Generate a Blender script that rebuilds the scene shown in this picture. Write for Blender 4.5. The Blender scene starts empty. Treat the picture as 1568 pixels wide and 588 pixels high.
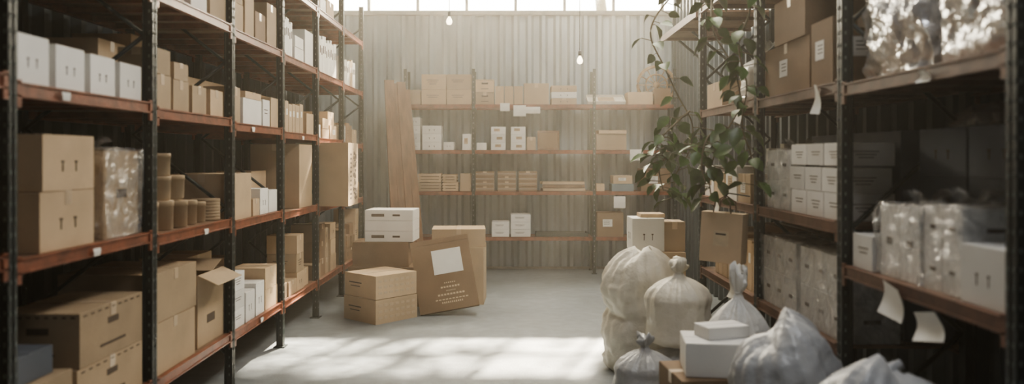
import bpy, math, random
from mathutils import Matrix, Vector, noise
R = random.Random(7)
S = bpy.context.scene
COL = S.collection

# ---------------------------------------------------------------- materials
def mat(name, col, rough=0.6, var=0.12, scale=6.0, bump=0.0, bscale=40.0, metal=0.0, rnd=0.0, alpha=1.0,
        trans=0.0, spec=0.5, emit=None, es=0.0, stretch=None, sss=0.0, coords='Object', bdist=.02):
    m = bpy.data.materials.new(name); m.use_nodes = True
    nt = m.node_tree; n = nt.nodes; l = nt.links
    b = n['Principled BSDF']
    b.inputs['Roughness'].default_value = rough
    b.inputs['Metallic'].default_value = metal
    b.inputs['Specular IOR Level'].default_value = spec
    b.inputs['Alpha'].default_value = alpha
    b.inputs['Transmission Weight'].default_value = trans
    if emit:
        b.inputs['Emission Color'].default_value = (*emit, 1); b.inputs['Emission Strength'].default_value = es
    tc = n.new('ShaderNodeTexCoord'); mp = n.new('ShaderNodeMapping')
    l.new(tc.outputs[coords], mp.inputs['Vector'])
    if stretch: mp.inputs['Scale'].default_value = stretch
    nz = n.new('ShaderNodeTexNoise'); nz.inputs['Scale'].default_value = scale; nz.inputs['Detail'].default_value = 5
    l.new(mp.outputs[0], nz.inputs['Vector'])
    rp = n.new('ShaderNodeValToRGB')
    c0 = tuple(max(0, c*(1-var)) for c in col); c1 = tuple(min(1, c*(1+var)) for c in col)
    rp.color_ramp.elements[0].position = 0.3; rp.color_ramp.elements[0].color = (*c0, 1)
    rp.color_ramp.elements[1].position = 0.7; rp.color_ramp.elements[1].color = (*c1, 1)
    l.new(nz.outputs['Fac'], rp.inputs['Fac'])
    out = rp.outputs['Color']
    if rnd:
        oi = n.new('ShaderNodeObjectInfo'); hs = n.new('ShaderNodeHueSaturation')
        mr = n.new('ShaderNodeMapRange'); mr.inputs['To Min'].default_value = 1-rnd; mr.inputs['To Max'].default_value = 1+rnd
        l.new(oi.outputs['Random'], mr.inputs['Value']); l.new(mr.outputs[0], hs.inputs['Value'])
        l.new(out, hs.inputs['Color']); out = hs.outputs['Color']
    l.new(out, b.inputs['Base Color'])
    if bump:
        n2 = n.new('ShaderNodeTexNoise'); n2.inputs['Scale'].default_value = bscale; n2.inputs['Detail'].default_value = 3
        l.new(mp.outputs[0], n2.inputs['Vector'])
        bp = n.new('ShaderNodeBump'); bp.inputs['Strength'].default_value = bump; bp.inputs['Distance'].default_value = bdist
        l.new(n2.outputs['Fac'], bp.inputs['Height']); l.new(bp.outputs[0], b.inputs['Normal'])
    return m

KR = mat('kraft_cardboard', (.50, .375, .245), .8, .10, 5, .06, 60, rnd=.25)
KRD = mat('dark_kraft', (.24, .155, .09), .8, .12, 5, .06, 60, rnd=.15)
WH = mat('white_board', (.78, .77, .74), .65, .05, 5, .04, 60, rnd=.1)
GR = mat('grey_board', (.13, .15, .185), .7, .08, 5, .04, 60, rnd=.15)
TP = mat('packing_tape', (.56, .44, .31), .3, .06, 20)
LB = mat('paper_label', (.80, .79, .75), .7, .04, 12)
INK = mat('ink_print', (.10, .07, .05), .8, .1, 20)
INKL = mat('pale_print', (.62, .50, .34), .8, .1, 20)
PX = mat('plastic_sack', (.72, .68, .58), .42, .08, 3, .6, 16, spec=.5)
PXW = mat('white_plastic_bag', (.78, .77, .73), .35, .07, 3, .7, 15)
PXG = mat('grey_plastic_bag', (.42, .43, .44), .32, .12, 3, .7, 14)
FOIL = mat('silver_foil', (.78, .78, .78), .25, .08, 3, .8, 13, metal=.6, bdist=.04)
STEEL = mat('dark_rack_steel', (.022, .034, .036), .45, .25, 14, .05, 60, metal=.2)
HOLE = mat('rack_perforation', (.17, .19, .19), .6, .3, 30)
ORG = mat('orange_rack_beam', (.22, .070, .035), .42, .4, 14, .1, 50)
BRN = mat('rust_rack_beam', (.14, .066, .042), .5, .35, 10, .1, 50)
DECK = mat('shelf_deck', (.24, .15, .10), .7, .2, 8, .1, 40)
WOOD = mat('plank_wood', (.21, .115, .062), .65, .3, 3, .2, 12, stretch=(6, 6, .6))
GREEN = mat('vine_leaf', (.05, .11, .025), .38, .45, 9, .1, 30)
STEM = mat('vine_stem', (.10, .08, .04), .7, .2, 12)
TERRA = mat('terracotta', (.35, .14, .07), .8, .15, 8)
SOIL = mat('potting_soil', (.04, .028, .02), .95, .3, 40)
RATTAN = mat('rattan', (.33, .22, .12), .7, .2, 20)
BLK = mat('black_rubber', (.02, .02, .02), .5, .1, 20)
BULB = mat('bulb_glass', (.9, .85, .7), .1, .02, 5, emit=(1, .82, .55), es=7)
FRAME = mat('window_frame', (.35, .34, .31), .6, .15, 10)
CLOTH = mat('folded_paper', (.70, .68, .62), .8, .08, 9, .2, 30)

def film_mat():
    m = bpy.data.materials.new('clear_film'); m.use_nodes = True
    nt = m.node_tree; n = nt.nodes; l = nt.links
    n.remove(n['Principled BSDF']); o = n['Material Output']
    t = n.new('ShaderNodeBsdfTransparent'); d = n.new('ShaderNodeBsdfDiffuse'); g = n.new('ShaderNodeBsdfGlossy')
    d.inputs['Color'].default_value = (.8, .82, .84, 1); g.inputs['Roughness'].default_value = .16
    tc = n.new('ShaderNodeTexCoord'); nz = n.new('ShaderNodeTexNoise'); nz.inputs['Scale'].default_value = 11
    nz.inputs['Detail'].default_value = 4; nz.inputs['Distortion'].default_value = 1.5
    l.new(tc.outputs['Object'], nz.inputs['Vector'])
    bp = n.new('ShaderNodeBump'); bp.inputs['Strength'].default_value = 1; bp.inputs['Distance'].default_value = .03
    l.new(nz.outputs['Fac'], bp.inputs['Height']); l.new(bp.outputs[0], g.inputs['Normal'])
    a = n.new('ShaderNodeMixShader'); b = n.new('ShaderNodeMixShader')
    a.inputs[0].default_value = .6
    l.new(d.outputs[0], a.inputs[1]); l.new(g.outputs[0], a.inputs[2])
    r = n.new('ShaderNodeMapRange'); r.inputs['From Min'].default_value = .35; r.inputs['From Max'].default_value = .75
    r.inputs['To Min'].default_value = .12; r.inputs['To Max'].default_value = .65
    l.new(nz.outputs['Fac'], r.inputs['Value']); l.new(r.outputs[0], b.inputs[0])
    l.new(t.outputs[0], b.inputs[1]); l.new(a.outputs[0], b.inputs[2]); l.new(b.outputs[0], o.inputs['Surface'])
    return m
FILM = film_mat()
def glass_mat():
    m = bpy.data.materials.new('window_glass'); m.use_nodes = True
    nt = m.node_tree; n = nt.nodes; l = nt.links
    n.remove(n['Principled BSDF']); o = n['Material Output']
    t = n.new('ShaderNodeBsdfTransparent'); g = n.new('ShaderNodeBsdfGlossy'); g.inputs['Roughness'].default_value = .05
    b = n.new('ShaderNodeMixShader'); b.inputs[0].default_value = .05
    l.new(t.outputs[0], b.inputs[1]); l.new(g.outputs[0], b.inputs[2]); l.new(b.outputs[0], o.inputs['Surface'])
    return m
GLASS = glass_mat()

def wall_mat(name, col, k=.35):
    m = mat(name, col, .40, .14, 1.6, .05, 20, metal=0.25, stretch=(1.2, 1.2, .35))
    nt = m.node_tree; n = nt.nodes; l = nt.links; b = n['Principled BSDF']
    tc = n.new('ShaderNodeTexCoord'); mp = n.new('ShaderNodeMapping'); mp.inputs['Scale'].default_value = (5, 5, .8)
    nz = n.new('ShaderNodeTexNoise'); nz.inputs['Scale'].default_value = 1.3; nz.inputs['Detail'].default_value = 6
    l.new(tc.outputs['Object'], mp.inputs[0]); l.new(mp.outputs[0], nz.inputs['Vector'])
    rp = n.new('ShaderNodeValToRGB'); rp.color_ramp.elements[0].position = .35; rp.color_ramp.elements[0].color = (.6, .55, .48, 1)
    rp.color_ramp.elements[1].position = .6; rp.color_ramp.elements[1].color = (1, 1, 1, 1)
    l.new(nz.outputs['Fac'], rp.inputs['Fac'])
    mx = n.new('ShaderNodeMixRGB'); mx.blend_type = 'MULTIPLY'; mx.inputs[0].default_value = k
    src = b.inputs['Base Color'].links[0].from_socket
    l.new(src, mx.inputs[1]); l.new(rp.outputs[0], mx.inputs[2]); l.new(mx.outputs[0], b.inputs['Base Color'])
    return m
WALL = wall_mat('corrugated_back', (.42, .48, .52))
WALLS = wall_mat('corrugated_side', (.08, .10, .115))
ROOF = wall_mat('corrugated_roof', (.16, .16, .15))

def floor_mat():
    m = mat('concrete_floor', (.25, .28, .30), .55, .2, .9, .12, 60)
    nt = m.node_tree; n = nt.nodes; l = nt.links; b = n['Principled BSDF']
    tc = n.new('ShaderNodeTexCoord'); nz = n.new('ShaderNodeTexNoise'); nz.inputs['Scale'].default_value = 9; nz.inputs['Detail'].default_value = 8
    l.new(tc.outputs['Object'], nz.inputs['Vector'])
    rp = n.new('ShaderNodeValToRGB'); rp.color_ramp.elements[0].position = .38; rp.color_ramp.elements[0].color = (.7, .7, .7, 1)
    rp.color_ramp.elements[1].position = .62; rp.color_ramp.elements[1].color = (1, 1, 1, 1)
    l.new(nz.outputs['Fac'], rp.inputs['Fac'])
    mx = n.new('ShaderNodeMixRGB'); mx.blend_type = 'MULTIPLY'; mx.inputs[0].default_value = .8
    src = b.inputs['Base Color'].links[0].from_socket
    l.new(src, mx.inputs[1]); l.new(rp.outputs[0], mx.inputs[2]); l.new(mx.outputs[0], b.inputs['Base Color'])
    mr = n.new('ShaderNodeMapRange'); mr.inputs['To Min'].default_value = .35; mr.inputs['To Max'].default_value = .75
    l.new(nz.outputs['Fac'], mr.inputs['Value']); l.new(mr.outputs[0], b.inputs['Roughness'])
    return m
FLOOR = floor_mat()

# ---------------------------------------------------------------- mesh builder
class MB:
    def __init__(s): s.v = []; s.f = []; s.m = []; s.mats = []; s.M = Matrix.Identity(4); s.sm = []
    def mi(s, m):
        if m not in s.mats: s.mats.append(m)
        return s.mats.index(m)
    def add(s, vs, fs, m, smooth=False):
        o = len(s.v); s.v += [tuple(s.M @ Vector(v)) for v in vs]
        k = s.mi(m)
        for f in fs: s.f.append([i+o for i in f]); s.m.append(k); s.sm.append(smooth)
    def box(s, c, d, m, rot=None):
        x, y, z = d[0]/2, d[1]/2, d[2]/2
        vs = [Vector(p) for p in ((-x,-y,-z),(x,-y,-z),(x,y,-z),(-x,y,-z),(-x,-y,z),(x,-y,z),(x,y,z),(-x,y,z))]
        if rot is not None: vs = [rot @ v for v in vs]
        vs = [v + Vector(c) for v in vs]
        s.add(vs, [(0,3,2,1),(4,5,6,7),(0,1,5,4),(1,2,6,5),(2,3,7,6),(3,0,4,7)], m)
    def lo(s, x0, x1, y0, y1, z0, z1, m): s.box(((x0+x1)/2,(y0+y1)/2,(z0+z1)/2), (x1-x0, y1-y0, z1-z0), m)
    def tube(s, pts, r, m, n=8, taper=None):
        pts = [Vector(p) for p in pts]; vs = []; fs = []
        for i, p in enumerate(pts):
            t = (pts[min(i+1, len(pts)-1)] - pts[max(i-1, 0)]).normalized()
            u = t.cross(Vector((0, 0, 1)))
            if u.length < .1: u = t.cross(Vector((1, 0, 0)))
            u.normalize(); w = t.cross(u)
            rr = r if taper is None else r*(1-(1-taper)*i/(len(pts)-1))
            for k in range(n):
                a = 2*math.pi*k/n; vs.append(p + u*math.cos(a)*rr + w*math.sin(a)*rr)
        for i in range(len(pts)-1):
            for k in range(n):
                fs.append((i*n+k, i*n+(k+1)%n, (i+1)*n+(k+1)%n, (i+1)*n+k))
        fs.append(tuple(range(n))[::-1]); fs.append(tuple(range((len(pts)-1)*n, len(pts)*n)))
        s.add(vs, fs, m, True)
    def lathe(s, prof, m, n=32, c=(0,0,0), fn=None, cap=True):
        vs = []; fs = []
        for i, (r, z) in enumerate(prof):
            for k in range(n):
                a = 2*math.pi*k/n
                x, y, zz = r*math.cos(a), r*math.sin(a), z
                if fn: x, y, zz = fn(i, a, x, y, zz)
                vs.append((x+c[0], y+c[1], zz+c[2]))
        for i in range(len(prof)-1):
            for k in range(n): fs.append((i*n+k, i*n+(k+1)%n, (i+1)*n+(k+1)%n, (i+1)*n+k))
        if cap: fs.append(tuple(range(n))[::-1]); fs.append(tuple(range((len(prof)-1)*n, len(prof)*n)))
        s.add(vs, fs, m, True)
    def obj(s, name, loc=(0,0,0), rot=(0,0,0), bevel=0, subsurf=0):
        me = bpy.data.meshes.new(name); me.from_pydata(s.v, [], s.f)
        for m in s.mats: me.materials.append(m)
        me.polygons.foreach_set('material_index', s.m); me.polygons.foreach_set('use_smooth', s.sm)
        me.update()
        o = bpy.data.objects.new(name, me); COL.objects.link(o); o.location = loc; o.rotation_euler = rot
        if bevel:
            b = o.modifiers.new('bevel', 'BEVEL'); b.width = bevel; b.segments = 2; b.limit_method = 'ANGLE'
        return o

def decal(mb, side, dx, dy, u, v, w, h, m, t=.0015):
    if side == '-y': mb.box((u, -dy/2, v), (w, 2*t, h), m)
    elif side == '+x': mb.box((dx/2, u, v), (2*t, w, h), m)
    elif side == '-x': mb.box((-dx/2, u, v), (2*t, w, h), m)

def body(mb, dx, dy, h, m, seam='y', z0=0, c=(0, 0)):
    cx, cy = c; g = .003
    mb.lo(cx-dx/2, cx+dx/2, cy-dy/2, cy+dy/2, z0, z0+h-.004, m)
    if seam == 'y':
        for sg in (-1, 1): mb.box((cx+sg*(dx/4+g/2), cy, z0+h-.002), (dx/2-g, dy-.002, .004), m)
        if m in (KR, KRD): mb.box((cx, cy, z0+h+.0004), (min(.05, dx*.25), dy+.002, .0015), TP)
    else:
        for sg in (-1, 1): mb.box((cx, cy+sg*(dy/4+g/2), z0+h-.002), (dx-.002, dy/2-g, .004), m)
        if m in (KR, KRD): mb.box((cx, cy, z0+h+.0004), (dx+.002, min(.05, dy*.25), .0015), TP)

def carton(x, y, z, dx, dy, h, m=None, dec=None, rot=0, name=None, seam=None, sides=('-y', '+x', '-x')):
    m = m or KR
    mb = MB(); seam = seam or R.choice('xy'); body(mb, dx, dy, h, m, seam)
    dec = dec if dec is not None else R.choice(['tape', 'label', 'text', 'mark', 'none', 'none', 'tape'])
    ink = INK
    for sd in sides:
        w = dx if sd == '-y' else dy
        ts = (seam == 'y' and sd == '-y') or (seam == 'x' and sd != '-y')
        if m in (KR, KRD) and ts: decal(mb, sd, dx, dy, 0, h-.03*min(1, h/.2), min(.05, w*.25), .06*min(1, h/.2), TP)
        if dec == 'label':
            u = R.uniform(-.12, .12)*w; v = h*R.uniform(.5, .62)
            lw, lh = min(.13, w*.4), min(.10, h*.36)
            decal(mb, sd, dx, dy, u, v, lw, lh, LB if m != WH else KR)
            for k in range(3): decal(mb, sd, dx, dy, u-lw*.08, v+lh*(.25-.2*k), lw*.6, lh*.05, ink, .0022)
        elif dec == 'text':
            for k in range(R.choice([2, 3])):
                decal(mb, sd, dx, dy, -.05*w, h*(.62-.13*k), w*(.5-.1*k), h*.035, ink)
        elif dec == 'mark':
            for k in (-1, 1):
                u = k*w*.13
                decal(mb, sd, dx, dy, u, h*.42, w*.022, h*.16, ink)
                decal(mb, sd, dx, dy, u, h*.52, w*.06, h*.04, ink)
        elif dec == 'handle':
            decal(mb, sd, dx, dy, 0, h*.68, min(.1, w*.35), min(.03, h*.14), INK)
            decal(mb, sd, dx, dy, 0, h*.25, w*.4, h*.05, INK)
            for k in range(9): decal(mb, sd, dx, dy, w*(-.42+.105*k), h*.93, w*.05, h*.03, INK)
        elif dec == 'stripe':
            decal(mb, sd, dx, dy, 0, h*.5, w*.98, h*.06, LB)
        elif dec == 'art':
            for k in range(11):
                decal(mb, sd, dx, dy, -w*.22, h*(.12+.07*k), w*.16, h*.028, ink)
            for k in range(34):
                decal(mb, sd, dx, dy, w*(.05+.3*R.random()), h*(.1+.75*R.random()), w*R.uniform(.05, .16), h*R.uniform(.02, .06), ink, .0016+.00003*k)
    nm = name or ('white_carton' if m == WH else 'grey_carton' if m == GR else 'cardboard_box')
    return mb.obj(nm, (x, y, z), (0, 0, rot), bevel=min(.004, h*.03))

def open_carton(x, y, z, dx, dy, h, m=None, rot=0, flapm=None):
    m = m or KR; flapm = flapm or m
    mb = MB(); t = .006
    mb.lo(-dx/2, dx/2, -dy/2, dy/2, 0, t, m)
    mb.lo(-dx/2, -dx/2+t, -dy/2, dy/2, t, h, m); mb.lo(dx/2-t, dx/2, -dy/2, dy/2, t, h, m)
    mb.lo(-dx/2+t, dx/2-t, -dy/2, -dy/2+t, t, h, m); mb.lo(-dx/2+t, dx/2-t, dy/2-t, dy/2, t, h, m)
    L = dx*.42
    r = Matrix.Rotation(math.radians(25), 3, 'Y')
    mb.box(Vector((dx/2, 0, h)) + r @ Vector((L/2, 0, 0)), (L, dy*.98, t*.7), flapm, r)
    r = Matrix.Rotation(math.radians(180+20), 3, 'Y')
    mb.box(Vector((-dx/2, 0, h)) + r @ Vector((L/2, 0, 0)) , (L, dy*.98, t*.7), m, r)
    r = Matrix.Rotation(math.radians(18), 3, 'X')
    mb.box(Vector((0, dy/2, h)) + r @ Vector((0, -dy*.2, 0)) + Vector((0, 0, .05)), (dx*.95, dy*.42, t*.7), m, r)
    decal(mb, '+x', dx, dy, 0, h*.35, dy*.3, h*.12, INK); decal(mb, '-y', dx, dy, 0, h*.5, dx*.3, h*.04, INK)
    return mb.obj('open_cardboard_box', (x, y, z), (0, 0, rot), bevel=.002)

def kraft_tubs(x, y, z, rows, name='kraft_tub_stack'):
    mb = MB()
    for (u, v, w, r, h) in rows:
        mb.lathe([(r*.9, 0), (r*.95, .004), (r*.97, h*.8), (r, h*.8), (r, h-.004), (r*.98, h)], KR, 28, (u, v, w))
    return mb.obj(name, (x, y, z))

def upright_files(x, y, z, n, th, depth, h, m=None, side=-1, name='folder_row', lean=0):
    mb = MB(); yy = 0
    for i in range(n):
        t = th*R.uniform(.75, 1.2); hh = h*R.uniform(.86, 1.05); dd = depth*R.uniform(.9, 1)
        mm = m if m else R.choice([WH, LB, CLOTH, KR])
        r = Matrix.Rotation(lean*R.uniform(0, 1), 3, 'X')
        c = Vector((side*dd/2, yy+t/2, hh/2))
        mb.box(c, (dd, t*.92, hh), mm, r)
        mb.box((0 - side*.0005, yy+t/2, hh*.65), (.003, t*.4, hh*.2), INK if mm != KR else LB, r)
        yy += t
    return mb.obj(name, (x, y, z), bevel=.002)

def tied_bag(x, y, z, r, h, m, seed=0, ears=True, name='tied_plastic_bag', sq=(1, 1), rot=0, droop=0.0):
    mb = MB(); rr = random.Random(seed); n = 72
    neck = h*.82
    prof = []
    N = 26
    for i in range(N+1):
        t = i/N
        if t < .08: q = .72 + .28*math.sin(t/.08*math.pi/2)
        else:
            u = (t-.08)/.92
            q = (1 - .05*u + .04*math.sin(u*5+seed)) if u < .62 else (1-.05*.62)*math.cos((u-.62)/.38*math.pi/2*.93)**.8
        prof.append((r*max(q, .12), neck*t))
    for t, q in ((.84, .12), (.86, .09), (.88, .12), (.92, .19), (.96, .23), (1.0, .22)):
        prof.append((r*q, h*t))
    ph = [rr.uniform(0, 6.28) for _ in range(6)]
    ks = [5, 9, 14, 23]
    def fn(i, a, px, py, pz):
        t = pz/h
        amp = .02 + .10*max(0, (t-.42)/.42)**1.4 if t < .84 else .3
        f = 1 + amp*(.5*math.sin(ks[0]*a+ph[0]) + .5*math.sin(ks[1]*a+ph[1]+t*3) + .35*math.sin(ks[2]*a+ph[2]-t*4)) \
            + .5*amp*math.sin(ks[3]*a+ph[3])
        nz = noise.noise(Vector((math.cos(a)*1.7+seed, math.sin(a)*1.7, pz/r*1.5)))
        f += .10*nz*(1 if t < .8 else .2)
        f += .03*noise.noise(Vector((math.cos(a)*5+seed, math.sin(a)*5, pz/r*6)))*(1 if t < .8 else 0)
        zz = pz
        if t > .86: zz += .05*h*math.sin(2*a+ph[4])*(t-.86)/.14 - .02*h*math.sin(5*a+ph[2])*(t-.86)/.14
        dxx = droop*max(0, t-.4)*h
        return px*f*sq[0]+dxx, py*f*sq[1], max(zz, 0)
    mb.lathe(prof, m, n, fn=fn, cap=True)
    mb.tube([(droop*.46*h+math.cos(a)*r*.11*sq[0], math.sin(a)*r*.11*sq[1], h*.862) for a in [k*math.pi/6 for k in range(13)]], r*.022, m, 6)
    return mb.obj(name, (x, y, z), (0, 0, rot))

def film_shell(mb, dx, dy, h, seed=0, ears=True, m=None, n=12, amp=.016, puff=.0):
    m = m or FILM
    vs = []; fs = []
    def P(u, v, w):
        p = Vector((u*dx/2, v*dy/2, (w+1)/2*h))
        nn = noise.noise_vector(p*9+Vector((seed, 0, 0)))*amp + noise.noise_vector(p*24+Vector((seed, 5, 0)))*amp*.5
        d = Vector((u, v, w*.7)); k = p + nn + d*.012
        if puff:
            g = (1-u*u*.75)*(1-v*v*.75) if abs(w) == 1 else (1-w*w*.75)*((1-v*v*.75) if abs(u) == 1 else (1-u*u*.75))
            k += d*puff*g - Vector((u, v, w))*puff*.35
        k.z = max(k.z, .002)
        return k
    for ax, sg in ((0, -1), (0, 1), (1, -1), (1, 1), (2, 1)):
        o = len(vs)
        for i in range(n+1):
            for j in range(n+1):
                a, b = -1+2*i/n, -1+2*j/n
                if ax == 0: vs.append(P(sg, a, b))
                elif ax == 1: vs.append(P(a, sg, b))
                else: vs.append(P(a, b, 1))
        for i in range(n):
            for j in range(n): fs.append((o+i*(n+1)+j, o+(i+1)*(n+1)+j, o+(i+1)*(n+1)+j+1, o+i*(n+1)+j+1))
    mb.add(vs, fs, m, True)
    if ears:
        for sg in (-1, 1):
            rows = 5; vs = []; fs = []
            for i in range(rows):
                for j in range(9):
                    t = i/(rows-1); a = -1+j/4
                    vs.append((sg*(.02+t*dx*.2)+.02*math.sin(j*2.1), a*(.03+.08*t*dy*3)*.5+.01*math.sin(i*3), h+.012+t*.05+.015*math.sin(j*1.9+i)))
            for i in range(rows-1):
                for j in range(8): fs.append((i*9+j, i*9+j+1, (i+1)*9+j+1, (i+1)*9+j))
            mb.add(vs, fs, m, True)

def foil_bundle(x, y, z, dx, dy, h, seed, name='foil_wrapped_package', nz=1):
    mb = MB()
    for k in range(nz):
        mb.M = Matrix.Translation((0, 0, k*h/nz)); film_shell(mb, dx-.05, dy-.05, h/nz-.02, seed+k*3, False, FOIL, 26, .03, .05)
        vs = []; fs = []
        for j in range(21):
            a = -1+j/10
            for q in (0, 1): vs.append((-dx/2+.005-.012*q+.006*math.sin(j*2.3+q), a*(dy/2-.05), (h/nz)*(.80+.10*q)+.006*math.sin(j*1.7)))
        for j in range(20): fs.append((2*j, 2*j+1, 2*j+3, 2*j+2))
        mb.add(vs, fs, FOIL, True)
    mb.M = Matrix.Identity(4)
    return mb.obj(name, (x, y, z))

def wrapped_bundle(x, y, z, dx, dy, h, m=WH, nx=1, ny=2, nz=2, seed=1, name='plastic_wrapped_bundle', ears=True, rot=0):
    mb = MB(); g = .006
    for i in range(nx):
        for j in range(ny):
            for k in range(nz):
                w, d, hh = dx/nx, dy/ny, h/nz
                cx, cy = -dx/2+w*(i+.5), -dy/2+d*(j+.5)
                body(mb, w-g, d-g, hh-.002, m, 'y', k*hh, (cx, cy))
                for sd, uu in (('-x', cy), ('+x', cy), ('-y', cx)):
                    if (sd == '-y' and j) : continue
                    if sd == '-y': mb.box((cx, -dy/2+g/2, k*hh+hh*.5), ((w)*.3, .004, hh*.10), INK)
                    else: mb.box((math.copysign(dx/2-g/2, 1 if sd == '+x' else -1), cy, k*hh+hh*.5), (.004, d*.28, hh*.10), INK)
    film_shell(mb, dx, dy, h, seed, ears)
    return mb.obj(name, (x, y, z), (0, 0, rot))

# ---------------------------------------------------------------- room
XL, XR, YB, ZC = -2.75, 2.35, 11.2, 5.0
def corrugated(name, length, z0, z1, m, pitch=.20, depth=.05):
    mb = MB(); vs = []; fs = []
    xs = []; x = 0
    while x < length:
        for f, d in ((0, 0), (.40, 0), (.58, depth), (.82, depth)): xs.append((min(x+f*pitch, length), d))
        x += pitch
    for (a, d) in xs: vs += [(a, -d, z0), (a, -d, z1)]
    for (a, d) in xs: vs += [(a, .05, z0), (a, .05, z1)]
    k = len(xs)
    for i in range(k-1):
        fs.append((2*i, 2*i+2, 2*i+3, 2*i+1)); o = 2*k
        fs.append((o+2*i, o+2*i+1, o+2*i+3, o+2*i+2))
        fs.append((2*i+1, 2*i+3, o+2*i+3, o+2*i+1)); fs.append((2*i, o+2*i, o+2*i+2, 2*i+2))
    mb.add(vs, fs, m)
    return mb
o = corrugated('w', XR-XL+.2, 0, 3.62, WALL).obj('wall_back', (XL-.1, YB+.05, 0))
mb = MB(); mb.lo(XL-.1, XR+.1, YB, YB+.12, 4.85, ZC+.1, WALL); mb.obj('trim_1')
mb = MB()
mb.lo(XL, XR, YB-.05, YB+.14, 3.62, 3.68, FRAME); mb.lo(XL, XR, YB-.01, YB+.1, 4.78, 4.85, FRAME)
mull = [-2.71, -2.01, -1.31, -.61, .09, .79, 1.49, 2.19]
for q in mull: mb.lo(q-.02, q+.02, YB, YB+.09, 3.68, 4.78, FRAME)
mb.lo(XL, XR, YB+.02, YB+.07, 4.2, 4.235, FRAME)
mb.lo(XL, XR, YB+.044, YB+.048, 3.68, 4.78, GLASS)
mb.obj('window_1')
mb = MB(); mb.lo(XL, XR, YB-.03, YB-.002, 0, .03, FRAME); mb.obj('baseboard_back')
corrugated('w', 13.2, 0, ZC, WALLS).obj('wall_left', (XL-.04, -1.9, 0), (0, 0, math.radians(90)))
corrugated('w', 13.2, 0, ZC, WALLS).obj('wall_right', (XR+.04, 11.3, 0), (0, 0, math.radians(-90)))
corrugated('w', XR-XL+.2, 0, ZC, WALLS).obj('wall_front', (XR+.1, -1.9, 0), (0, 0, math.radians(180)))
mb = MB(); mb.lo(-14, 14, -14, 30, -.12, 0, FLOOR); mb.obj('floor')
mb = MB()
mb.lo(XL-.1, XR+.1, -1.95, YB+.2, ZC, ZC+.08, ROOF)
for k in range(6): mb.lo(XL, XR, .2+2*k, .3+2*k, ZC-.16, ZC, FRAME)
mb.obj('ceiling')
def area(name, loc, sx, sy, e, col, d=(0, 0, -1)):
    ld = bpy.data.lights.new(name, 'AREA'); ld.shape = 'RECTANGLE'; ld.size = sx; ld.size_y = sy; ld.energy = e; ld.color = col
    lo = bpy.data.objects.new(name, ld); COL.objects.link(lo); lo.location = loc
    lo.rotation_euler = Vector(d).to_track_quat('-Z', 'Y').to_euler(); return lo
area('added_ceiling_fill', (1.35, 7.0, ZC-.18), 1.0, 3.4, 190, (1, .90, .74))  # added fill lamp without a fixture, brightens the left rack's aisle faces
area('added_ceiling_fill', (1.2, 2.2, ZC-.18), 1.0, 3.0, 68, (.96, .97, 1))  # added weak fill lamp near the camera, for the near shelves; no real fixture
area('window_light', (-.2, YB+.13, 4.23), 4.9, 1.05, 430, (1, .86, .62), (0, -1, -.25))

# ---------------------------------------------------------------- racks
def rack(name, side, X, posts, depth, levels, ztop, beam, skip=()):
    mb = MB(); w = .055
    Xb = X + side*depth
    for p in posts:
        for xf in (X+side*w/2, Xb-side*w/2):
            mb.box((xf, p, ztop/2), (w, .012, ztop), STEEL)
            mb.box((xf-side*w/2+side*.003, p, ztop/2), (.006, w, ztop), STEEL)
            mb.box((xf+side*w/2-side*.003, p, ztop/2), (.006, w, ztop), STEEL)
            mb.box((xf, p, .004), (w*1.7, w*1.9, .008), STEEL)
        z = .1
        while z < ztop-.05:
            for q in (-1, 1):
                mb.box((X-side*.0005, p+q*.014, z), (.003, .007, .016), HOLE)
            mb.box((X+side*w/2, p-.0065, z), (.008, .003, .016), HOLE)
            z += .06
        z = .25; d = 0
        while z+.5 < ztop:
            a, b = (X+side*w, Xb-side*w) if d % 2 == 0 else (Xb-side*w, X+side*w)
            mb.tube([(a, p, z), (b, p, z+.5)], .012, STEEL, 6); z += .5; d += 1
    for k in range(len(posts)-1):
        a, b = posts[k]+w/2, posts[k+1]-w/2
        for z in levels(k):
            bh = .058
            for xf, sg in ((X, side), (Xb, -side)):
                mb.box((xf+sg*.012, (a+b)/2, z-bh/2), (.010, b-a, bh-.006), beam)
                mb.box((xf+sg*.014, (a+b)/2, z-.004), (.028, b-a, .008), beam)
                mb.box((xf+sg*.014, (a+b)/2, z-bh+.004), (.028, b-a, .008), beam)
                for e in (a+.012, b-.012): mb.box((xf+sg*.006, e, z-bh/2-.015), (.012, .03, bh+.05), beam)
            mb.box(((X+Xb)/2, (a+b)/2, z-.009), (depth-.06, b-a, .014), DECK)
            for j in range(4):
                yy = a+(b-a)*(j+.5)/4
                mb.box(((X+Xb)/2, yy, z-.034), (depth-.06, .03, .035), beam)
    return mb.obj(name)

XLF, XRF = -1.9, 1.6
Lposts = [1.8+1.2*k for k in range(8)]
def LZ(lv, Y):
    k = max(0, min(6, int((Y-1.8)/1.2))); yc = 1.8+1.2*k+.6-2.9
    return {'A': 1.905-.021*yc, 'B': 1.215-.021*yc, 'C': .41-.009*yc, 'T': 2.53-.013*yc, 'U': 3.09}[lv]
rack('pallet_rack', -1, XLF, Lposts, .75, lambda k: [LZ(c, 1.9+1.2*k) for c in 'ABCTU'], 3.55, ORG)
Rposts = [2.5, 3.8, 5.1, 6.6]
RL = {0: {'a': 1.95, 'b': 1.08, 't': 2.86}, 1: {'a': 1.97, 'b': 1.28, 'c': .68, 't': 2.86}, 2: {'a': 1.985, 'b': 1.28, 'c': .68, 't': 2.86}}
rack('pallet_rack', 1, XRF, Rposts, .65, lambda k: list(RL[k].values()), 3.3, BRN)
mb = MB()
mb.lo(1.6, 2.3, 6.66, 8.2, 2.83, 2.85, DECK); mb.lo(1.585, 1.6, 6.66, 8.2, 2.79, 2.855, BRN)
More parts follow.
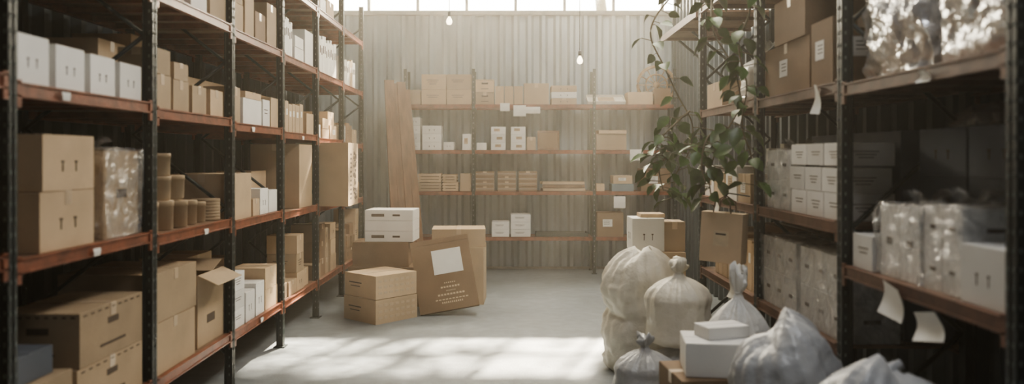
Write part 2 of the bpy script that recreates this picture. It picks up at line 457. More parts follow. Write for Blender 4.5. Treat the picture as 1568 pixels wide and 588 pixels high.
for yy in (6.9, 7.5, 8.1):
    mb.lo(1.62, 2.31, yy-.015, yy+.015, 2.80, 2.83, BRN); mb.tube([(2.3, yy, 2.35), (1.75, yy, 2.8)], .014, STEEL, 6)
mb.obj('wall_shelf')
BZ = [.505, 1.127, 1.69, 2.313]
Bp = [-1.42, -.49, 1.16, 2.26]
mb = MB(); YF = 10.68; dep = .42
for p in Bp:
    for yy in (YF+.02, YF+dep-.02):
        mb.box((p, yy, 1.4), (.04, .006, 2.8), STEEL); mb.box((p-.017, yy, 1.4), (.006, .04, 2.8), STEEL)
        mb.box((p, yy, .004), (.07, .07, .008), STEEL)
    z = .1
    while z < 2.75: mb.box((p, YF+.0165, z), (.012, .003, .022), HOLE); z += .07
for i in range(3):
    a, b = Bp[i]+.022, Bp[i+1]-.022
    for z in BZ:
        for yy in (YF+.008, YF+dep-.008):
            mb.box(((a+b)/2, yy, z-.025), (b-a, .008, .044), ORG)
            mb.box(((a+b)/2, yy+.004, z-.003), (b-a, .02, .006), ORG); mb.box(((a+b)/2, yy+.004, z-.047), (b-a, .02, .006), ORG)
        mb.box(((a+b)/2, YF+dep/2, z-.01), (b-a, dep-.05, .012), DECK)
mb.obj('storage_shelving')

# ---------------------------------------------------------------- left rack contents
def clampY(Y, dy, posts, m=.035):
    for k in range(len(posts)-1):
        if posts[k] <= Y+dy/2 < posts[k+1]:
            return min(max(Y, posts[k]+m), posts[k+1]-m-dy)
    return Y
def L(lv, Y, dx, dy, h, m=None, dec=None, set=.03, up=0, **kw):
    Y = clampY(Y, dy, Lposts)
    return carton(XLF-set-dx/2, Y+dy/2, LZ(lv, Y+dy/2)+.001+up, dx, dy, h, m, dec=dec, **kw)
def fill(lv, k, hs, ws, mats, tiers=1, dx=.3, set=.03, gap=.015, prob=.7, dens=1.0):
    y = Lposts[k]+.04; end = Lposts[k+1]-.04
    while True:
        w = R.uniform(*ws)
        if y+w > end: break
        if R.random() < dens:
            up = 0; m = R.choice(mats); h = R.uniform(*hs)
            for t in range(tiers):
                if t and R.random() > prob: break
                L(lv, y+R.uniform(0, gap*.6), dx*R.uniform(.85, 1), w*(1 if t == 0 else R.uniform(.85, 1)), h, m, set=set+R.uniform(0, .03), up=up)
                up += h+.002
        y += w+gap
for i, (y, h) in enumerate(((3.06, .20), (3.335, .19), (3.61, .185), (3.885, .18))):
    L('A', y, .32, .225, h, WH, 'mark', name='white_carton')
L('A', 3.10, .3, .4, .42, WH, 'none', set=.40); L('A', 3.6, .28, .4, .25, GR, 'none', set=.40)
L('A', 2.3, .5, .5, .3, GR, 'label'); L('A', 2.0, .3, .25, .2, GR, 'none')
for y, h in ((4.25, .19), (4.50, .18), (4.77, .17), (5.06, .17)): L('A', y, .23, .22, h, KR, 'tape')
for y, h in ((4.26, .14), (4.51, .10)): L('A', y, .2, .2, h, KR, 'none', up=.192 if y < 4.4 else .182)
L('A', 4.62, .35, .32, .46, KR, 'tape', set=.33); L('A', 4.25, .3, .3, .38, KR, 'none', set=.33); L('A', 5.0, .3, .3, .27, KRD, 'label', set=.33)
L('A', 5.45, .2, .17, .25, KR, 'tape'); L('A', 5.68, .3, .42, .19, WH, 'none'); L('A', 5.73, .26, .36, .05, KR, 'none', up=.192)
L('A', 6.14, .22, .17, .21, WH, 'text'); L('A', 6.34, .22, .2, .24, KR, 'tape')
L('A', 5.5, .32, .9, .33, KR, 'none', set=.38)
upright_files(XLF-.04, 6.66, LZ('A', 6.8)+.001, 6, .125, .28, .27, KR, -1, 'kraft_box_row')
L('A', 7.46, .3, .26, .2, KR, 'tape'); L('A', 6.8, .3, .8, .35, KR, 'label', set=.38)
fill('A', 5, (.1, .17), (.25, .4), [KR, KR, WH], 2, .4); fill('A', 6, (.14, .3), (.16, .3), [KR, KRD, WH], 1, .35)
L('B', 3.22, .45, .42, .25, KR, 'mark'); L('B', 3.24, .44, .40, .24, KR, 'mark', up=.253)
L('B', 2.35, .5, .5, .32, KR, 'none'); L('B', 2.4, .3, .4, .15, WH, 'none', up=.323); L('B', 1.9, .4, .4, .3, KR, 'none')
wrapped_bundle(XLF-.05-.17, 3.945, LZ('B', 3.9)+.001, .34, .36, .43, KR, 1, 1, 1, 3, 'bagged_cardboard_box')
L('B', 3.25, .22, .85, .3, KRD, 'none', set=.50)
rows = []
for i, (v, r) in enumerate(((.10, .095), (.30, .095), (.50, .095), (.685, .08), (.85, .07))): rows.append((-.1, v, 0, r, (.17, .17, .16, .15, .13)[i]))
for v in (.10, .30, .49): rows.append((-.11, v, .172, .09, .14))
rows.append((-.11, .11, .314, .088, .15)); rows.append((-.11, .30, .314, .088, .13))
for v in (.15, .4, .65): rows.append((-.33, v, 0, .1, .36))
kraft_tubs(XLF-.05, 4.25, LZ('B', 4.5)+.001, rows)
mb = MB()
for k in range(7): mb.lathe([(.09, 0), (.092, .003), (.092, .017), (.09, .02)], KR, 24, (0, 0, k*.0205))
mb.obj('round_lid_stack', (XLF-.14, 5.265, LZ('B', 5.2)+.001))
L('B', 5.44, .42, .42, .33, KR, 'tape')
L('B', 4.75, .22, .5, .4, KR, 'tape', set=.50)
L('B', 5.9, .25, .15, .13, KR, 'none'); L('B', 6.07, .25, .2, .2, WH, 'mark'); L('B', 6.29, .25, .22, .18, WH, 'none')
L('B', 6.07, .22, .4, .09, KR, 'none', set=.45); L('B', 5.95, .2, .55, .3, KR, 'none', set=.35)
L('B', 7.2, .45, .46, .59, KR, 'none'); L('B', 6.68, .3, .4, .35, KR, 'none', set=.3)
carton(-1.885, 8.13, LZ('B', 8.1)+.001, .53, .5, .64, KR, 'art', name='printed_cardboard_box', sides=('+x',))
L('B', 8.42, .3, .25, .25, KR, 'tape'); L('B', 8.7, .3, .2, .3, WH, 'none')
fill('B', 6, (.18, .3), (.2, .3), [KR, WH, KR], 1, .35)
L('C', 3.50, .38, .62, .235, KR, 'handle'); L('C', 3.52, .38, .60, .25, KR, 'handle', up=.238)
L('C', 3.06, .40, .40, .26, KR, 'label'); L('C', 3.05, .30, .35, .12, GR, 'none', set=.08, up=.262)
L('C', 2.3, .5, .5, .3, KR, 'none')
L('C', 3.5, .28, .6, .38, KR, 'none', set=.43)
L('C', 4.25, .45, .56, .29, KR, 'tape'); L('C', 4.25, .52, .58, .27, KR, 'tape', up=.293)
open_carton(XLF-.05-.17, 5.12, LZ('C', 5.1)+.001, .34, .44, .46, KR, flapm=KR)
for i in range(3): L('C', 5.47, .3, .24, .13, WH, 'text', up=.132*i)
L('C', 5.74, .3, .2, .22, WH, 'mark'); L('C', 5.97, .3, .2, .25, WH, 'mark'); L('C', 6.2, .3, .32, .16, KR, 'tape'); L('C', 6.2, .28, .3, .17, KR, 'tape', up=.162)
L('C', 5.5, .32, .5, .5, KR, 'none', set=.38); L('C', 6.1, .3, .42, .4, KRD, 'none', set=.38)
fill('C', 4, (.12, .2), (.16, .26), [KR, KR, KRD], 3, .3, prob=.8); fill('C', 5, (.12, .2), (.16, .28), [KR, KRD, KR], 3, .3, prob=.8)
fill('C', 6, (.12, .2), (.2, .3), [KR, KRD], 3, .3)
L('T', 4.3, .4, .35, .3, KR, 'tape'); L('T', 4.75, .35, .25, .2, WH, 'none'); L('T', 5.05, .3, .28, .22, KR, 'tape')
L('T', 5.46, .25, .22, .2, KR, 'none'); L('T', 5.47, .22, .2, .2, KR, 'none', up=.202); L('T', 5.72, .3, .2, .3, KR, 'tape'); L('T', 5.95, .3, .25, .22, KRD, 'none'); L('T', 6.24, .25, .25, .34, KR, 'tape')
upright_files(XLF-.04, 6.66, LZ('T', 6.8)+.001, 7, .05, .28, .34, WH, -1, 'binder_row'); L('T', 7.05, .3, .3, .12, WH, 'none'); L('T', 7.06, .28, .28, .1, WH, 'none', up=.122); L('T', 7.4, .3, .3, .33, WH, 'none')
upright_files(XLF-.04, 7.86, LZ('T', 8)+.001, 13, .075, .3, .40, LB, -1, 'binder_row', lean=.04)
upright_files(XLF-.04, 9.06, LZ('T', 9.2)+.001, 9, .09, .3, .33, None, -1, 'binder_row')
L('T', 3.2, .4, .4, .3, KR, 'none'); L('T', 3.7, .3, .35, .3, KR, 'none')
fill('U', 3, (.15, .3), (.2, .4), [KR, WH], 1, .4, dens=.7); fill('U', 4, (.15, .3), (.2, .4), [KR, WH], 1, .4, dens=.7); fill('U', 5, (.15, .3), (.2, .4), [KR, WH], 1, .4, dens=.6)
for lv in 'AB':
    for k in (5, 6): fill(lv, k, (.25, .4), (.3, .45), [KR, KRD], 1, .25, set=.47)

# ---------------------------------------------------------------- right rack contents
def Rr(lv, Y, dx, dy, h, m=None, dec=None, set=.03, up=0, **kw):
    Y = clampY(Y, dy, Rposts); k = 0 if Y < 3.8 else 1 if Y < 5.1 else 2
    return carton(XRF+set+dx/2, Y+dy/2, RL[k][lv]+.001+up, dx, dy, h, m, dec, **kw)
foil_bundle(1.6+.05+.24, 3.42, 1.951, .46, .60, .48, 5)
foil_bundle(1.6+.05+.24, 2.80, 1.951, .46, .52, .44, 9)
Rr('a', 3.95, .3, .28, .34, KRD, 'label'); Rr('a', 4.28, .45, .74, .30, KRD, 'label', set=.04); Rr('a', 4.32, .42, .5, .26, KRD, 'none', up=.302)
Rr('a', 4.0, .25, .25, .4, KRD, 'none', set=.36)
tied_bag(1.88, 5.62, 1.986, .22, .42, PXW, 4, name='tied_plastic_bag')
Rr('a', 6.0, .4, .45, .2, KR, 'tape')
Rr('t', 3.9, .4, .5, .3, KRD, 'none'); Rr('t', 2.8, .4, .5, .3, KRD, 'none')
for k in range(3):
    for j in range(3): Rr('b', 2.56+.40*j, .27, .385, .215, GR, 'mark', set=.36, up=.217*k)
Rr('b', 3.52, .24, .2, .16, WH, 'text')
wrapped_bundle(1.78, 3.32, 1.081, .26, .34, .31, WH, 1, 2, 1, 11)
wrapped_bundle(1.78, 2.99, 1.081, .26, .27, .33, WH, 1, 2, 2, 12)
Rr('b', 2.57, .3, .26, .21, WH, 'mark')
def crumple(x, y, z, rx, ry, h, seed, name='crumpled_plastic_film'):
    mb = MB()
    def fn(i, a, px, py, pz):
        k = 1+.45*noise.noise(Vector((px*9+seed, py*9, pz*14)))
        return px*k*rx, py*k*ry, max(.002, pz*h*(1+.6*noise.noise(Vector((px*5, py*5+seed, 3)))))
    mb.lathe([(1, 0), (1.02, .12), (.9, .45), (.65, .8), (.3, .98), (.05, 1)], FILM, 36, fn=fn)
    return mb.obj(name, (x, y, z))
crumple(2.09, 3.3, 1.08+.652, .12, .3, .1, 3)
for k in range(3):
    for j in range(3): Rr('b', 3.86+.235*j+(.03 if k == 1 else 0), .26, .225, .135-.01*k, WH, 'text', set=.04, up=.137*k)
wrapped_bundle(1.78, 4.81, 1.281, .26, .42, .36, WH, 1, 2, 2, 21)
for j in range(2): Rr('b', 3.88+.6*j, .28, .55, .45, GR, 'none', set=.34)
for k in range(2):
    wrapped_bundle(1.78, 4.13+.64*k, .681, .28, .58, .42, WH, 1, 3, 2, 31+k, ears=False)
for j in range(2): Rr('c', 3.88+.6*j, .25, .55, .35, GR, 'none', set=.36)
upright_files(XRF+.05, 5.2, .681, 9, .12, .3, .36, KR, 1, 'kraft_box_row', lean=-.05)
for j, y in enumerate((5.3, 5.62, 5.95, 6.25)): Rr('b', y, .3, .28, .2+.05*(j % 2), WH if j % 2 else KR, 'label')
upright_files(XRF+.40, 5.2, 1.281, 12, .08, .2, .4, CLOTH, 1, 'folder_row')
Rr('c', 5.4, .25, .8, .4, KRD, 'none', set=.38)

# ---------------------------------------------------------------- floor items right
def sack(x, y, z, r, h, seed, m=PX, sq=(1, 1), name='full_sack', rot=0, lean=0):
    mb = MB(); ph = random.Random(seed)
    N = 34; prof = []
    for i in range(N+1):
        t = i/N
        q = min(1, .75+.25*math.sin(min(1, t/.1)*math.pi/2)) if t < .1 else (1+.05*math.sin((t-.1)*7+seed)) if t < .72 else math.cos((t-.72)/.28*math.pi/2*.97)**.5
        prof.append((r*max(.02, q), h*t))
    p0 = ph.uniform(0, 6)
    def fn(i, a, px, py, pz):
        t = pz/h
        f = 1+.18*noise.noise(Vector((math.cos(a)*1.4+seed, math.sin(a)*1.4, pz/r*1.4)))
        f += .06*noise.noise(Vector((math.cos(a)*4+seed, math.sin(a)*4, pz/r*7)))
        f += .03*math.sin(17*a+p0+pz*4)*(.3+t)
        f -= .09*math.exp(-((t-.48-.05*math.sin(a+p0))/.03)**2)
        return px*f*sq[0]+lean*t*t, py*f*sq[1], max(0, pz*(1-.35*lean*math.cos(a)/max(r, .1)*t)+.03*h*math.sin(a*3+p0)*t)
    mb.lathe(prof, m, 84, fn=fn)
    mb.tube([(lean*.94, 0, h*.96), (lean+.05*r, .02, h*.99), (lean+.2*r, .02, h*1.01)], r*.08, m, 8)
    return mb.obj(name, (x, y, z), (0, 0, rot))
sack(1.01, 5.90, 0, .29, .90, 2, sq=(1.05, .92))
tied_bag(.86, 4.98, 0, .18, .46, PXG, 7, name='tied_plastic_bag', sq=(1.1, 1))
sack(1.22, 5.26, 0, .25, .33, 5, PXG, (1, .95))
tied_bag(1.14, 5.28, .345, .225, .55, PX, 3)
carton(1.23, 6.54, 0, .42, .40, .42, KR, 'tape'); carton(1.23, 6.54, .424, .40, .38, .40, KR, 'tape')
carton(1.13, 6.52, .828, .26, .30, .27, WH, 'mark'); carton(1.35, 6.52, .828, .17, .25, .24, KR, 'tape'); carton(1.18, 6.54, 1.10, .2, .2, .03, KR, 'none')
carton(1.04, 4.12, 0, .40, .40, .48, KRD, 'none', rot=.1)
carton(1.08, 4.10, .484, .34, .3, .17, WH, 'none', rot=-.12)
carton(1.12, 4.14, .656, .24, .15, .06, WH, 'none', rot=.3)
tied_bag(1.36, 4.66, 0, .20, .92, PXW, 12, sq=(1, .9))
sack(1.30, 3.62, 0, .25, .82, 15, PXG, sq=(1, .95), name='slumped_plastic_bag', lean=-.06)
sack(1.44, 3.05, 0, .27, .78, 17, PXG, sq=(1, 1), name='slumped_plastic_bag', lean=.04)
sack(.96, 3.50, 0, .13, .40, 19, PXG, sq=(1, 1), name='slumped_plastic_bag')

mb = MB()
mb.lo(-.14, .14, -.06, .06, 0, .33, KR); mb.box((0, -.061, .16), (.10, .002, .10), INKL); mb.box((0, -.0625, .19), (.07, .002, .012), INK)
for s in (-.055, .055): mb.tube([(-.06, s, .32), (-.05, s, .40), (0, s*.3, .44), (.05, s, .40), (.06, s, .32)], .005, INK, 6)
mb.tube([(0, 0, .44), (.02, 0, .46), (.16, 0, .45)], .005, STEEL, 6)
mb.obj('kraft_paper_bag', (1.42, 5.22, .90), (0, .05, -.6), bevel=.008)

def paper(x, y, z, w, h, axis='x', tilt=0, name='hanging_paper_tag', curl=.02):
    mb = MB(); vs = []; fs = []; n = 8
    for i in range(n+1):
        t = i/n
        for u in (-.5, .5): vs.append((0 + curl*math.sin(t*3+u), u*w, -t*h))
    for i in range(n): fs.append((2*i, 2*i+1, 2*i+3, 2*i+2))
    mb.add(vs, fs, LB, True)
    rz = 0 if axis == 'x' else math.radians(90)
    return mb.obj(name, (x, y, z), (tilt, 0, rz))
paper(1.578, 3.25, 1.07, .17, .14, tilt=.1); paper(1.575, 2.98, 1.01, .19, .11, tilt=-.2); paper(1.575, 4.04, 1.97, .08, .15, tilt=.1)
paper(1.575, 3.0, 1.93, .07, .045)
paper(1.575, 5.4, 1.99, .1, .16, tilt=.3); paper(1.575, 6.0, 1.285, .1, .12); paper(1.575, 5.6, .69, .12, .1)
for x, z, w, h in ((-.06, 2.33, .13, .11), (.14, 2.30, .17, .15), (.32, 2.28, .2, .09), (1.73, 1.70, .18, .15), (1.5, 1.06, .16, .16)):
    paper(x, YF-.012, z, w, h, 'y', curl=-.01)
for y, z in ((3.35, 1.875), (5.8, 1.82), (7.2, 1.79), (3.6, 1.18), (4.9, 1.15), (6.0, .37)):
    paper(XLF+.006, y, z, .06, .035, curl=.003, name='shelf_label')

# ---------------------------------------------------------------- back shelf contents
def Bk(x0, x1, lv, h, m=None, dec=None, up=0, d=.32, set=.03, **kw):
    return carton((x0+x1)/2, YF+set+d/2, BZ[lv]+.001+up, x1-x0, d, h, m, dec, sides=('-y',), **kw)
for c in (-1.20, -.855):
    for k in range(2): Bk(c, c+.335, 3, .205, KR, 'text', up=.207*k, seam='x')
Bk(-1.40, -1.215, 3, .2, KR, 'none')
for k in range(2): Bk(-.46, -.21, 3, .17, KR, 'handle', up=.172*k)
for c in (-.195, -.065, .065): Bk(c, c+.12, 3, .25, KR, 'none')
Bk(.20, .54, 3, .29, KR, 'tape')
for k in range(3): Bk(.575, .92, 3, .085, KR if k != 1 else WH, 'mark', up=.087*k)
Bk(1.62, 1.96, 3, .17, KR, 'tape'); Bk(1.98, 2.2, 3, .22, KRD, 'none', d=.10, set=.01)
mb = MB(); mb.lo(-.26, .26, -.15, .15, 0, .012, CLOTH); mb.lo(-.26, .26, -.15, -.14, .012, .04, CLOTH); mb.lo(-.26, .26, .14, .15, .012, .04, CLOTH); mb.lo(-.26, -.25, -.14, .14, .012, .04, CLOTH); mb.lo(.25, .26, -.14, .14, .012, .04, CLOTH); mb.lo(-.1, .12, -.1, .1, .012, .02, KR)
mb.obj('display_tray', (1.33, YF+.17, BZ[3]+.062), (math.radians(22), 0, 0))
for c, n, w, h in ((-1.37, 4, .15, .11), (-1.19, 3, .26, .11), (-.90, 1, .14, .11)):
    for k in range(n): Bk(c, c+w, 2, h, WH, 'mark', up=(h+.002)*k)
Bk(-.64, -.49-.025, 2, .22, WH, 'label'); Bk(-.445, -.31, 2, .10, WH, 'none')
for k in range(3): Bk(-.25, -.05, 2, .105, WH, 'label', up=.107*k)
for k in range(3): Bk(.02, .22, 2, .105, WH, 'label', up=.107*k)
Bk(.24, .36, 2, .18, KR, 'none')
mb = MB(); mb.lo(-.14, .14, 0, .012, .02, .26, KRD)
for a in ((-.15, .15, 0, .025), (-.15, .15, .245, .27)): mb.lo(a[0], a[1], -.012, .015, a[2], a[3], WOOD)
for a in (-.15, .125): mb.lo(a, a+.025, -.012, .015, .025, .245, WOOD)
mb.obj('picture_frame', (.54, YF+.12, BZ[2]+.004), (-.2, 0, 0))
Bk(1.19, 1.60, 2, .22, KR, 'none'); Bk(1.16+.06, 1.6, 2, .05, KR, 'none', up=.223, d=.36, set=.01)
def crate(x0, x1, z, h, d=.3, name='slatted_crate', m=KR):
    mb = MB(); w = x1-x0; n = 3
    for k in range(n):
        zz = h*(k+.5)/n
        mb.lo(-w/2, w/2, -d/2, -d/2+.012, zz-h*.12, zz+h*.12, m); mb.lo(-w/2, w/2, d/2-.012, d/2, zz-h*.12, zz+h*.12, m)
        mb.lo(-w/2, -w/2+.012, -d/2+.012, d/2-.012, zz-h*.12, zz+h*.12, m); mb.lo(w/2-.012, w/2, -d/2+.012, d/2-.012, zz-h*.12, zz+h*.12, m)
    for a in (-1, 1):
        for b in (-1, 1): mb.box((a*(w/2-.024), b*(d/2-.024), h/2), (.024, .024, h), m)
    mb.lo(-w/2+.012, w/2-.012, -d/2+.012, d/2-.012, 0, .01, m); mb.lo(-w/2+.04, w/2-.04, -d/2+.04, d/2-.04, .01, h*.85, KRD)
    return mb.obj(name, ((x0+x1)/2, YF+.03+d/2, z))
crate(-1.25, -.93, BZ[1]+.001, .12); crate(-1.25, -.93, BZ[1]+.123, .12); crate(-.915, -.70, BZ[1]+.001, .12); crate(-.915, -.72, BZ[1]+.123, .11)
carton(-.60, YF+.2, BZ[1]+.001, .15, .3, .24, KR, 'none', sides=('-y',))
for c in (-.46, -.16, .13):
    for k in range(4): Bk(c, c+.25, 1, .066, KRD, 'stripe', up=.068*k)
mb = MB()
for k in range(9):
    r = Matrix.Rotation(math.radians(R.uniform(-2, 2)), 3, 'Z')
    mb.box((R.uniform(-.02, .02), -.1+.1*(k % 3), .02+.045*(k//3)), (.58, .07, .035), WOOD if k % 2 else KR, r)
mb.obj('wood_offcut_pile', (.74, YF+.2, BZ[1]+.002))
Bk(1.19, 1.3, 1, .1, KR, 'none'); Bk(1.40, 1.70, 1, .10, mat('blue_grey_board', (.16, .22, .26), .7, .1), 'none'); Bk(1.42, 1.68, 1, .11, KR, 'label', up=.102)
Bk(1.80, 2.2, 1, .31, KRD, 'label')
for k in range(2): Bk(-.24, .0, 0, .10, WH, 'text', up=.102*k)
for k in range(3): Bk(.02, .29, 0, .10, WH, 'text', up=.102*k)
mb = MB(); mb.lo(-.36, .36, -.13, .13, 0, .015, STEEL)
for a in (-.36, .345): mb.lo(a, a+.015, -.13, .13, .015, .05, STEEL)
mb.lo(-.36, .36, -.13, -.12, .015, .05, STEEL); mb.lo(-.36, .36, .12, .13, .015, .05, STEEL)
mb.obj('metal_tray', (.72, YF+.2, BZ[0]+.001))
Bk(1.20, 1.56, 0, .33, KRD, 'label')
mb = MB()
mb.tube([(math.cos(a)*.26, 0, math.sin(a)*.26) for a in [k*math.pi/18 for k in range(37)]], .022, RATTAN, 8)
mb.tube([(math.cos(a)*.15, 0, math.sin(a)*.15) for a in [k*math.pi/12 for k in range(25)]], .012, RATTAN, 8)
for k in range(12):
    a = k*math.pi/6; mb.tube([(math.cos(a)*.03, 0, math.sin(a)*.03), (math.cos(a)*.26, 0, math.sin(a)*.26)], .007, RATTAN, 6)
mb.tube([(0, -.02, 0), (0, .02, 0)], .045, RATTAN, 12)
mb.obj('rattan_wheel', (2.05, YF+.24, BZ[3]+.284+.002), (-.12, 0, 0))
mb = MB(); mb.lo(-.04, .04, -.012, 0, -.06, .06, BLK); mb.lo(-.02, .02, -.016, -.012, -.03, .03, LB); mb.obj('wall_outlet', (-.38, YB-.001, .25))

# planks leaning
mb = MB()
for i, (xb, xt, w, hh) in enumerate(((-1.42, -1.62, .13, 2.62), (-1.32, -1.55, .11, 2.58), (-1.22, -1.47, .12, 2.60), (-1.12, -1.40, .10, 2.50))):
    yb, yt = 10.05+.03*i, 10.55+.03*i
    d = Vector((xt-xb, yt-yb, hh)); ln = d.length; q = d.to_track_quat('Z', 'Y').to_matrix()
    mb.box(Vector((xb, yb, 0))+d/2+Vector((0, 0, .01)), (w, .028, ln), WOOD, q)
mb.obj('leaning_planks', bevel=.002)

# ---------------------------------------------------------------- floor carton pile
def slotted_box(x, y, z, dx, dy, h, rot, tiers=2):
    mb = MB()
    for t in range(tiers):
        hh = h/tiers; body(mb, dx, dy, hh-.003, KR, 'y', t*hh)
        for k in range(7):
            for r in range(3):
                decal(mb, '+x', dx, dy, -dy*.4+dy*.8*k/6, t*hh+hh*(.25+.25*r), dy*.085, hh*.10, TP)
        decal(mb, '-y', dx, dy, -dx*.15, t*hh+hh*.6, dx*.4, hh*.05, INK); decal(mb, '-y', dx, dy, -dx*.15, t*hh+hh*.45, dx*.3, hh*.04, INK)
    return mb.obj('cardboard_box', (x, y, z), (0, 0, rot), bevel=.003)
slotted_box(-1.28, 7.80, 0, .50, .52, .235, math.radians(-42), 1)
slotted_box(-1.28, 7.80, .238, .49, .51, .225, math.radians(-42), 1)
carton(-1.32, 8.60, 0, .80, .48, .42, KRD, 'none', name='cardboard_box', sides=('-y',))
carton(-1.38, 8.60, .424, .60, .42, .26, KRD, 'none', name='cardboard_box', sides=('-y',))
mb = MB()
for k in range(3):
    body(mb, .52, .40, .112, WH, 'y', k*.114)
for k in (0, 2):
    mb.box((-.12, -.2, .056+k*.114), (.14, .003, .03), INK); mb.box((.08, -.2, .056+k*.114), (.08, .003, .02), INK)
mb.obj('white_carton', (-1.28, 8.60, .688), (0, 0, -.06), bevel=.003)
carton(-.58, 8.72, 0, .62, .48, .62, KR, 'none', name='cardboard_box', rot=-.03)
carton(-.56, 8.72, .624, .58, .46, .19, KR, 'tape', name='cardboard_box', rot=.05)
mb = MB(); w, h, t = .60, .74, .10
mb.lo(-w/2, w/2, -t/2, t/2, 0, h, KRD)
mb.lo(-w/2, w/2, -t/2-.004, -t/2, h-.05, h, KRD)
mb.lo(-.10, .20, -t/2-.003, -t/2, .37, .62, LB)
for i, (ww, zz) in enumerate(((.12, .27), (.2, .225), (.10, .19), (.28, .15), (.34, .105), (.22, .07))):
    nseg = 6 + i
    for k in range(nseg):
        mb.lo(-ww/2+ww*k/nseg+.004+.04, -ww/2+ww*(k+.82)/nseg+.04, -t/2-.002, -t/2, zz, zz+.018 if i % 2 else zz+.012, INKL)
mb.obj('printed_flat_carton', (-.60, 7.93, .045), (math.radians(-18), math.radians(-9), math.radians(6)), bevel=.004)

def bulb(x, y, z):
    mb = MB()
    mb.lathe([(.004, -.055), (.022, -.05), (.033, -.03), (.034, -.012), (.025, .012), (.014, .03), (.013, .04)], BULB, 24)
    mb.lathe([(.016, .038), (.018, .04), (.018, .09), (.006, .10)], BLK, 16)
    mb.tube([(0, 0, .09), (0, 0, ZC-z)], .004, BLK, 6)
    mb.obj('pendant_bulb', (x, y, z))
bulb(-.69, 9, 3.17); bulb(.81, 9, 2.72)

# ---------------------------------------------------------------- trailing vine
mb = MB(); rr = random.Random(5)
def leaf(p, dirv, size, roll):
    n = [(0, 0), (.22, .16), (.36, .42), (.26, .74), (0, 1.05), (-.26, .74), (-.36, .42), (-.22, .16)]
    mid = [(0, .25), (0, .55), (0, .8)]
    d = dirv.normalized(); s = d.cross(Vector((0, 0, 1)))
    if s.length < .1: s = Vector((1, 0, 0))
    s.normalize(); up = s.cross(d)
    rm = Matrix.Rotation(roll, 3, d); s = rm @ s; up = rm @ up
    def q(u, v, lift): return p + (s*u + d*v + up*(lift - .18*v*v))*size
    vs = [q(u, v, abs(u)*.35) for u, v in n] + [q(u, v, 0) for u, v in mid]
    fs = [(0, 1, 8), (1, 2, 8), (2, 9, 8), (2, 3, 9), (3, 10, 9), (3, 4, 10), (4, 5, 10), (5, 9, 10), (5, 6, 9), (6, 8, 9), (6, 7, 8), (7, 0, 8)]
    mb.add(vs, fs, GREEN, True)
def catmull(P, n=8):
    P = [Vector(p) for p in P]; P = [P[0]]+P+[P[-1]]; out = []
    for i in range(1, len(P)-2):
        for k in range(n):
            t = k/n; a, b, c, d = P[i-1:i+3]
            out.append(.5*((2*b)+(c-a)*t+(2*a-5*b+4*c-d)*t*t+(3*b-a-3*c+d)*t**3))
    out.append(P[-2]); return out
vines = [
 ([(1.75, 6.0, 2.98), (1.45, 6.0, 3.0), (1.2, 6.0, 2.78), (1.08, 6.0, 2.55), (1.18, 6.0, 2.3), (1.30, 6.0, 2.05), (1.40, 6.0, 1.85), (1.38, 6.0, 1.65), (1.27, 6.0, 1.45), (1.25, 5.9, 1.3)], .45),
 ([(1.75, 5.9, 2.98), (1.5, 5.7, 2.98), (1.42, 5.5, 2.7), (1.38, 5.3, 2.45), (1.48, 5.2, 2.2), (1.53, 5.2, 1.95), (1.40, 5.2, 1.7), (1.33, 5.2, 1.5), (1.34, 5.2, 1.32)], .65),
 ([(1.8, 5.8, 2.98), (1.53, 5.4, 3.0), (1.54, 5.0, 2.6), (1.45, 4.95, 2.3), (1.50, 4.95, 2.05), (1.47, 4.95, 1.8), (1.53, 4.95, 1.6), (1.56, 4.95, 1.42)], .6),
 ([(1.38, 6.0, 1.95), (1.25, 5.9, 1.85), (1.12, 5.85, 1.72), (1.08, 5.8, 1.6)], .7),
 ([(1.35, 6.0, 1.7), (1.2, 5.9, 1.62), (1.12, 5.85, 1.5), (1.14, 5.8, 1.35)], .7),
 ([(1.42, 5.2, 1.8), (1.3, 5.15, 1.72), (1.25, 5.1, 1.55), (1.28, 5.1, 1.42)], .5),
]
for pts, dens in vines:
    c = catmull(pts, 8); mb.tube(c, .008, STEM, 6, .5)
    for i, p in enumerate(c[2:]):
        cnt = (1 if rr.random() < dens else 0) + (1 if p.z < 1.85 and rr.random() < .4 else 0) + (1 if p.z > 1.85 and rr.random() < .12 else 0)
        for _ in range(cnt):
            a = rr.uniform(0, 6.28)
            off = Vector((math.cos(a), math.sin(a)*.8, rr.uniform(-.4, .3)))
            ln = rr.uniform(.03, .10); q = p+off*ln
            if q.x > 1.56: q.x = 1.56
            mb.tube([p, q], .003, STEM, 4)
            leaf(q, Vector((off.x, off.y, rr.uniform(-1.3, -.1))), rr.uniform(.085, .135), rr.uniform(-.9, .9))
mb.lathe([(.09, 0), (.095, .005), (.13, .20), (.145, .20), (.145, .24), (.125, .24), (.12, .20)], TERRA, 28, (1.82, 5.95, 2.862), cap=False)
mb.lathe([(.12, .19), (.06, .215), (.0, .22)], SOIL, 28, (1.82, 5.95, 2.862), cap=False)
mb.lathe([(.0, .001), (.09, 0)], TERRA, 28, (1.82, 5.95, 2.862), cap=False)
for pt in ((1.75, 6.0), (1.75, 5.9), (1.8, 5.8)): mb.tube([(1.82, 5.95, 3.06), ((1.82+pt[0])/2, (5.95+pt[1])/2, 3.1), (pt[0], pt[1], 2.98)], .007, STEM, 6)
mb.obj('potted_trailing_vine')

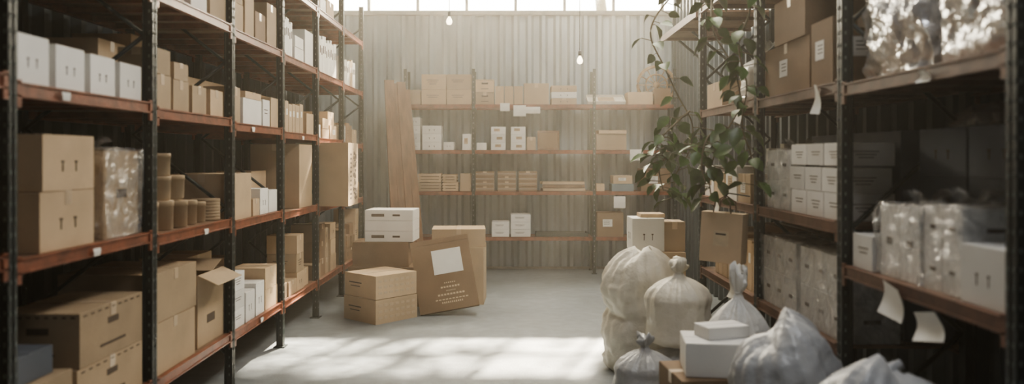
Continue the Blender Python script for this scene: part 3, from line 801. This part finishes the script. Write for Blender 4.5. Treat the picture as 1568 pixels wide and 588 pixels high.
mb = MB()
mb.tube([(1.8, 14.5, 0), (1.85, 14.5, 3), (1.6, 14.3, 5), (1.3, 14.2, 7)], .14, STEM, 10, .5)
for k in range(9):
    a = k*.7; z = 4.5+k*.28; mb.tube([(1.65, 14.35, z), (1.65+math.cos(a)*1.6, 14.0+math.sin(a)*.8, z+.6), (1.65+math.cos(a)*2.8, 13.8+math.sin(a)*1.0, z+.7)], .05, STEM, 6, .3)
for k in range(240):
    p = Vector((rr.gauss(.2, 1.7), rr.gauss(14, .6), rr.gauss(6.8, .6)))
    leaf(p, Vector((rr.uniform(-1, 1), rr.uniform(-1, 1), rr.uniform(-1, .3))), rr.uniform(.18, .34), rr.uniform(-1, 1))
mb.obj('outdoor_tree')

# ---------------------------------------------------------------- haze
hz = bpy.data.materials.new('dusty_air'); hz.use_nodes = True
n = hz.node_tree.nodes; n.remove(n['Principled BSDF'])
vs = n.new('ShaderNodeVolumeScatter'); vs.inputs['Density'].default_value = .016; vs.inputs['Anisotropy'].default_value = .6
vs.inputs['Color'].default_value = (1, .93, .80, 1)
hz.node_tree.links.new(vs.outputs[0], n['Material Output'].inputs['Volume'])
mb = MB(); mb.lo(XL+.03, XR-.03, -1.5, YB-.06, .01, ZC-.2, hz); mb.obj('dusty_air')

# ---------------------------------------------------------------- light
w = bpy.data.worlds.new('World'); S.world = w; w.use_nodes = True
bg = w.node_tree.nodes['Background']; bg.inputs[0].default_value = (1, .95, .84, 1); bg.inputs[1].default_value = 12.0
sd = bpy.data.lights.new('sun', 'SUN'); sd.energy = 55; sd.color = (1, .86, .65); sd.angle = .025
so = bpy.data.objects.new('sun', sd); COL.objects.link(so)
so.rotation_euler = Vector((-.33, -1, -.86)).to_track_quat('-Z', 'Y').to_euler()

cd = bpy.data.cameras.new('camera'); co = bpy.data.objects.new('camera', cd); COL.objects.link(co)
co.location = (0, 0, 1.6); co.rotation_euler = (math.radians(90), 0, 0)
cd.sensor_width = 36; cd.lens = 36*1200/1568; cd.shift_x = .0026; cd.shift_y = -54/1568
cd.dof.use_dof = True; cd.dof.focus_distance = 7.8; cd.dof.aperture_fstop = 1.1
cd.clip_end = 200
S.camera = co
S.view_settings.view_transform = 'AgX'
S.view_settings.look = 'AgX - Medium High Contrast'
